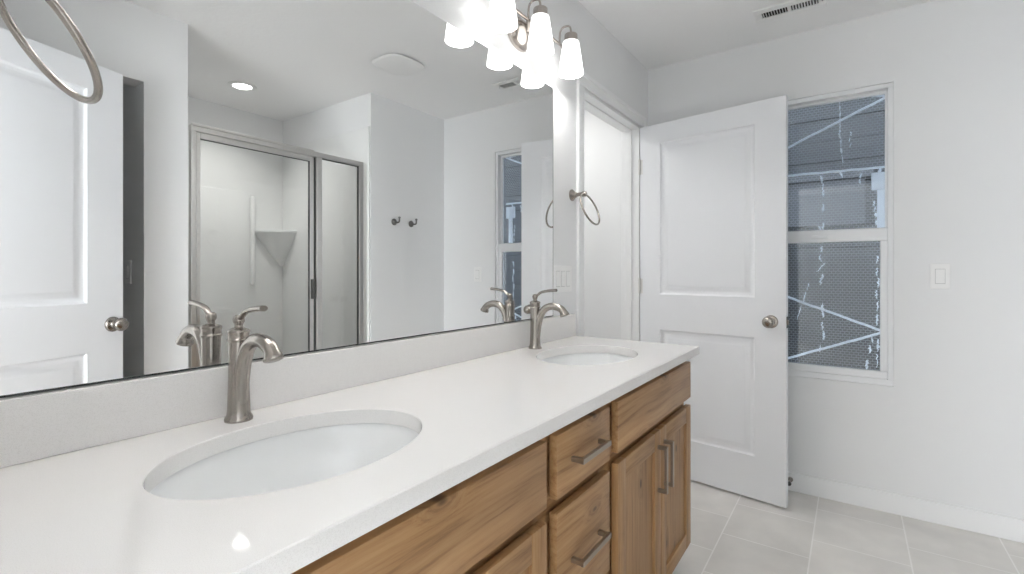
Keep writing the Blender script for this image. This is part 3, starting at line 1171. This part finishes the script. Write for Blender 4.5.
m.build('raised_field', M['shower'], sur, 40)
m = MB()
cx_, cyy = wS - t_, t_
# corner shelf: quarter-round slab with a tapering moulded bracket beneath
def quarter(r, z, n=12):
    return [(cx_ - r * math.cos(PI / 2 * k / n), cyy + r * 0.85 * math.sin(PI / 2 * k / n), z) for k in range(n + 1)] + [(cx_, cyy, z)]
lev = [(0.235, 1.508), (0.250, 1.504), (0.250, 1.490), (0.238, 1.484), (0.17, 1.40), (0.09, 1.30), (0.02, 1.22)]
V, F = [], []
n_ = 14
for r_, z_ in lev:
    V += quarter(r_, z_)
for i in range(len(lev) - 1):
    for k in range(n_):
        k2 = (k + 1) % n_
        F.append((i * n_ + k, i * n_ + k2, (i + 1) * n_ + k2, (i + 1) * n_ + k))
F.append(tuple(range(n_ - 1, -1, -1)))
F.append(tuple((len(lev) - 1) * n_ + k for k in range(n_)))
m.poly(V, F)
bmesh.ops.recalc_face_normals(m.bm, faces=m.bm.faces)
m.build('corner_shelf', M['shower'], sur, 35)
m = MB()
m.box(cx_ - 0.274, cx_ - 0.246, t_ + 0.0005, t_ + 0.050, 1.07, 1.77, 0.011, 3)
m.build('added_highlight_rib', M['gloss'], sur, 50)  # added polished rib, shaped to catch light as a bright vertical streak
MB().box(0.0005, wS - 0.0005, 0.0005, dS - 0.06, 0.0, 0.058, 0.01).box(0.0005, wS - 0.0005, dS - 0.10, dS - 0.0, 0.0, 0.10, 0.012).build('shower_pan', M['shower'], sur, 40)

enc = thing('shower_enclosure', 'satin aluminium framed glass shower door and side panel, seen in the mirror', 'shower door', (0, SYF, 0.10))
def bx_(m, xa, xb, za, zb, ya_=-0.018, yb_=0.018, bev=0.003):
    return m.box(xa, xb, ya_, yb_, za - 0.10, zb - 0.10, bev)
m = MB()
bx_(m, SX0 + 0.020, 2.185, 1.905, 1.938)
bx_(m, SX0 + 0.020, 1.80, 1.930, 1.944, 0.004, 0.024)
m.build('header', M['frame'], enc)
m = MB(); bx_(m, SX0 + 0.020, SX0 + 0.044, 0.10, 1.905); m.build('jamb', M['frame'], enc)
m = MB(); bx_(m, 2.152, 2.186, 0.10, 1.905); m.build('jamb', M['frame'], enc)
m = MB(); bx_(m, 1.822, 1.862, 0.10, 1.905); m.build('mullion', M['frame'], enc)
m = MB(); bx_(m, SX0 + 0.044, 2.152, 0.100, 0.125); m.build('sill', M['frame'], enc)
dr = None
m = MB()
bx_(m, SX0 + 0.046, SX0 + 0.066, 0.13, 1.902, -0.010, 0.012)
bx_(m, 1.780, 1.806, 0.13, 1.902, -0.010, 0.012)
bx_(m, SX0 + 0.066, 1.780, 1.872, 1.902, -0.010, 0.012)
bx_(m, SX0 + 0.066, 1.780, 0.13, 0.160, -0.010, 0.012)
dr = m.build('glass_door', M['frame'], enc)
m = MB(); bx_(m, SX0 + 0.062, 1.784, 0.156, 1.876, -0.003, 0.003, 0); m.build('glass', M['glass'], dr)
m = MB()
bx_(m, SX0 + 0.066, 1.780, 1.8695, 1.8725, -0.006, 0.0085, 0)
bx_(m, 1.777, 1.780, 0.16, 1.8695, -0.006, 0.0085, 0)
bx_(m, 1.807, 1.821, 0.13, 1.902, -0.012, 0.002, 0)
m.build('gasket', M['gasket'], dr)
m = MB(); bx_(m, 1.783, 1.803, 1.00, 1.125, 0.012, 0.034, 0.004); m.build('door_handle', M['hookmetal'], dr)
fx = MB(); bx_(fx, 1.860, 2.154, 0.12, 1.907, -0.003, 0.003, 0); fx = fx.build('fixed_glass', M['glass'], enc)
m = MB()
bx_(m, 1.862, 2.152, 1.901, 1.905, -0.006, 0.0085, 0)
bx_(m, 2.148, 2.152, 0.125, 1.901, -0.006, 0.0085, 0)
m.build('gasket', M['gasket'], fx)

# ------------------------------------------------------------------ ceiling fittings
dl = thing('recessed_downlight', 'round lit recessed downlight in the shower ceiling', 'ceiling light', (1.655, -1.318, H))
MB().lathe([(0.060, -0.0005), (0.088, -0.0005), (0.086, -0.005), (0.062, -0.008), (0.056, -0.003), (0.060, -0.0005)], 48).build('trim_ring', M['plastic'], dl, 40)
MB().lathe([(0, -0.002), (0.058, -0.002), (0.052, -0.005), (0, -0.006)], 40).build('lens', M['downlens'], dl, 40)
area('downlight_light', (1.655, -1.318, H - 0.012), (0, 0, 0), 0.11, 0.11, DOWN_W, (1, 0.98, 0.95), 'DISK', R(125))

fan = thing('exhaust_fan', 'white rounded-square exhaust fan grille on the ceiling, seen in the mirror', 'exhaust fan', (2.018, -0.170, H))


def squircle(hx, hy, z, p=3.4, n=64):
    out = []
    for k in range(n):
        a = 2 * PI * k / n
        c, s_ = math.cos(a), math.sin(a)
        out.append((hx * abs(c) ** (2 / p) * (1 if c >= 0 else -1), hy * abs(s_) ** (2 / p) * (1 if s_ >= 0 else -1), z))
    return out


def stack(m, levels, n=64):
    V, F = [], []
    for l in levels:
        V += squircle(*l, n=n)
    for i in range(len(levels) - 1):
        for k in range(n):
            F.append((i * n + k, i * n + (k + 1) % n, (i + 1) * n + (k + 1) % n, (i + 1) * n + k))
    F.append(tuple(range(n)))
    F.append(tuple((len(levels) - 1) * n + k for k in range(n)))
    m.poly(V, F)
    bmesh.ops.recalc_face_normals(m.bm, faces=m.bm.faces)
    return m


stack(MB(), [(0.118, 0.108, -0.0005), (0.118, 0.108, -0.010)]).build('housing', M['slot'], fan, 40)
stack(MB(), [(0.136, 0.126, -0.010), (0.140, 0.130, -0.013), (0.138, 0.128, -0.017), (0.125, 0.115, -0.022), (0.09, 0.085, -0.026), (0.03, 0.03, -0.028)]).build('cover', M['plastic'], fan, 50)

vent = thing('ceiling_vent', 'white rectangular ceiling register with dark louvre slots', 'ceiling vent', (2.675, 0.245, H))
m = MB()
vx, vy = 0.073, 0.150
ix, iy = 0.030, 0.118
m.box(-vx, -ix, -vy, vy, -0.008, -0.0005, 0.003).box(ix, vx, -vy, vy, -0.008, -0.0005, 0.003)
m.box(-ix, ix, -vy, -iy, -0.008, -0.0005, 0.003).box(-ix, ix, iy, vy, -0.008, -0.0005, 0.003)
m.box(-ix, ix, -0.008, 0.008, -0.008, -0.0005, 0.002)
m.build('frame', M['plastic'], vent)
MB().box(-ix + 0.0005, ix - 0.0005, -iy + 0.0005, iy - 0.0005, -0.0012, -0.0003).build('duct_shade', M['dark'], vent)  # flat dark sheet paints the shade behind the louvres
m = MB()
for s_ in (-1, 1):
    for k in range(9):
        yk = s_ * (0.0165 + k * 0.0118)
        m.box(-ix, ix, -0.0008, 0.0008, -0.0045, 0.0035, 0, 1, T(0, yk, -0.005) @ Matrix.Rotation(s_ * R(-30), 4, 'X'))
m.build('louvres', M['plastic'], vent)
MB().lathe([(0, -0.008), (0.004, -0.008), (0.003, -0.0095), (0, -0.010)], 12, T(0, -0.134, 0)).build('screw', M['hookmetal'], vent, 40)

# flush ceiling lights out of the frame: in the room behind the open door
def flush(label, x, y):
    bl = thing('flush_ceiling_light', label, 'ceiling light', (x, y, H))
    MB().lathe([(0, -0.0005), (0.175, -0.0005), (0.175, -0.022), (0.165, -0.028), (0, -0.028)], 40).build('base', M['lampmetal'], bl, 50)
    MB().lathe([(0, -0.0285), (0.160, -0.0285), (0.152, -0.052), (0.120, -0.074), (0.06, -0.086), (0, -0.088)], 40).build('dome', M['dome'], bl, 50)


flush('round flush ceiling light in the small room behind the open door', 2.45, 1.75)
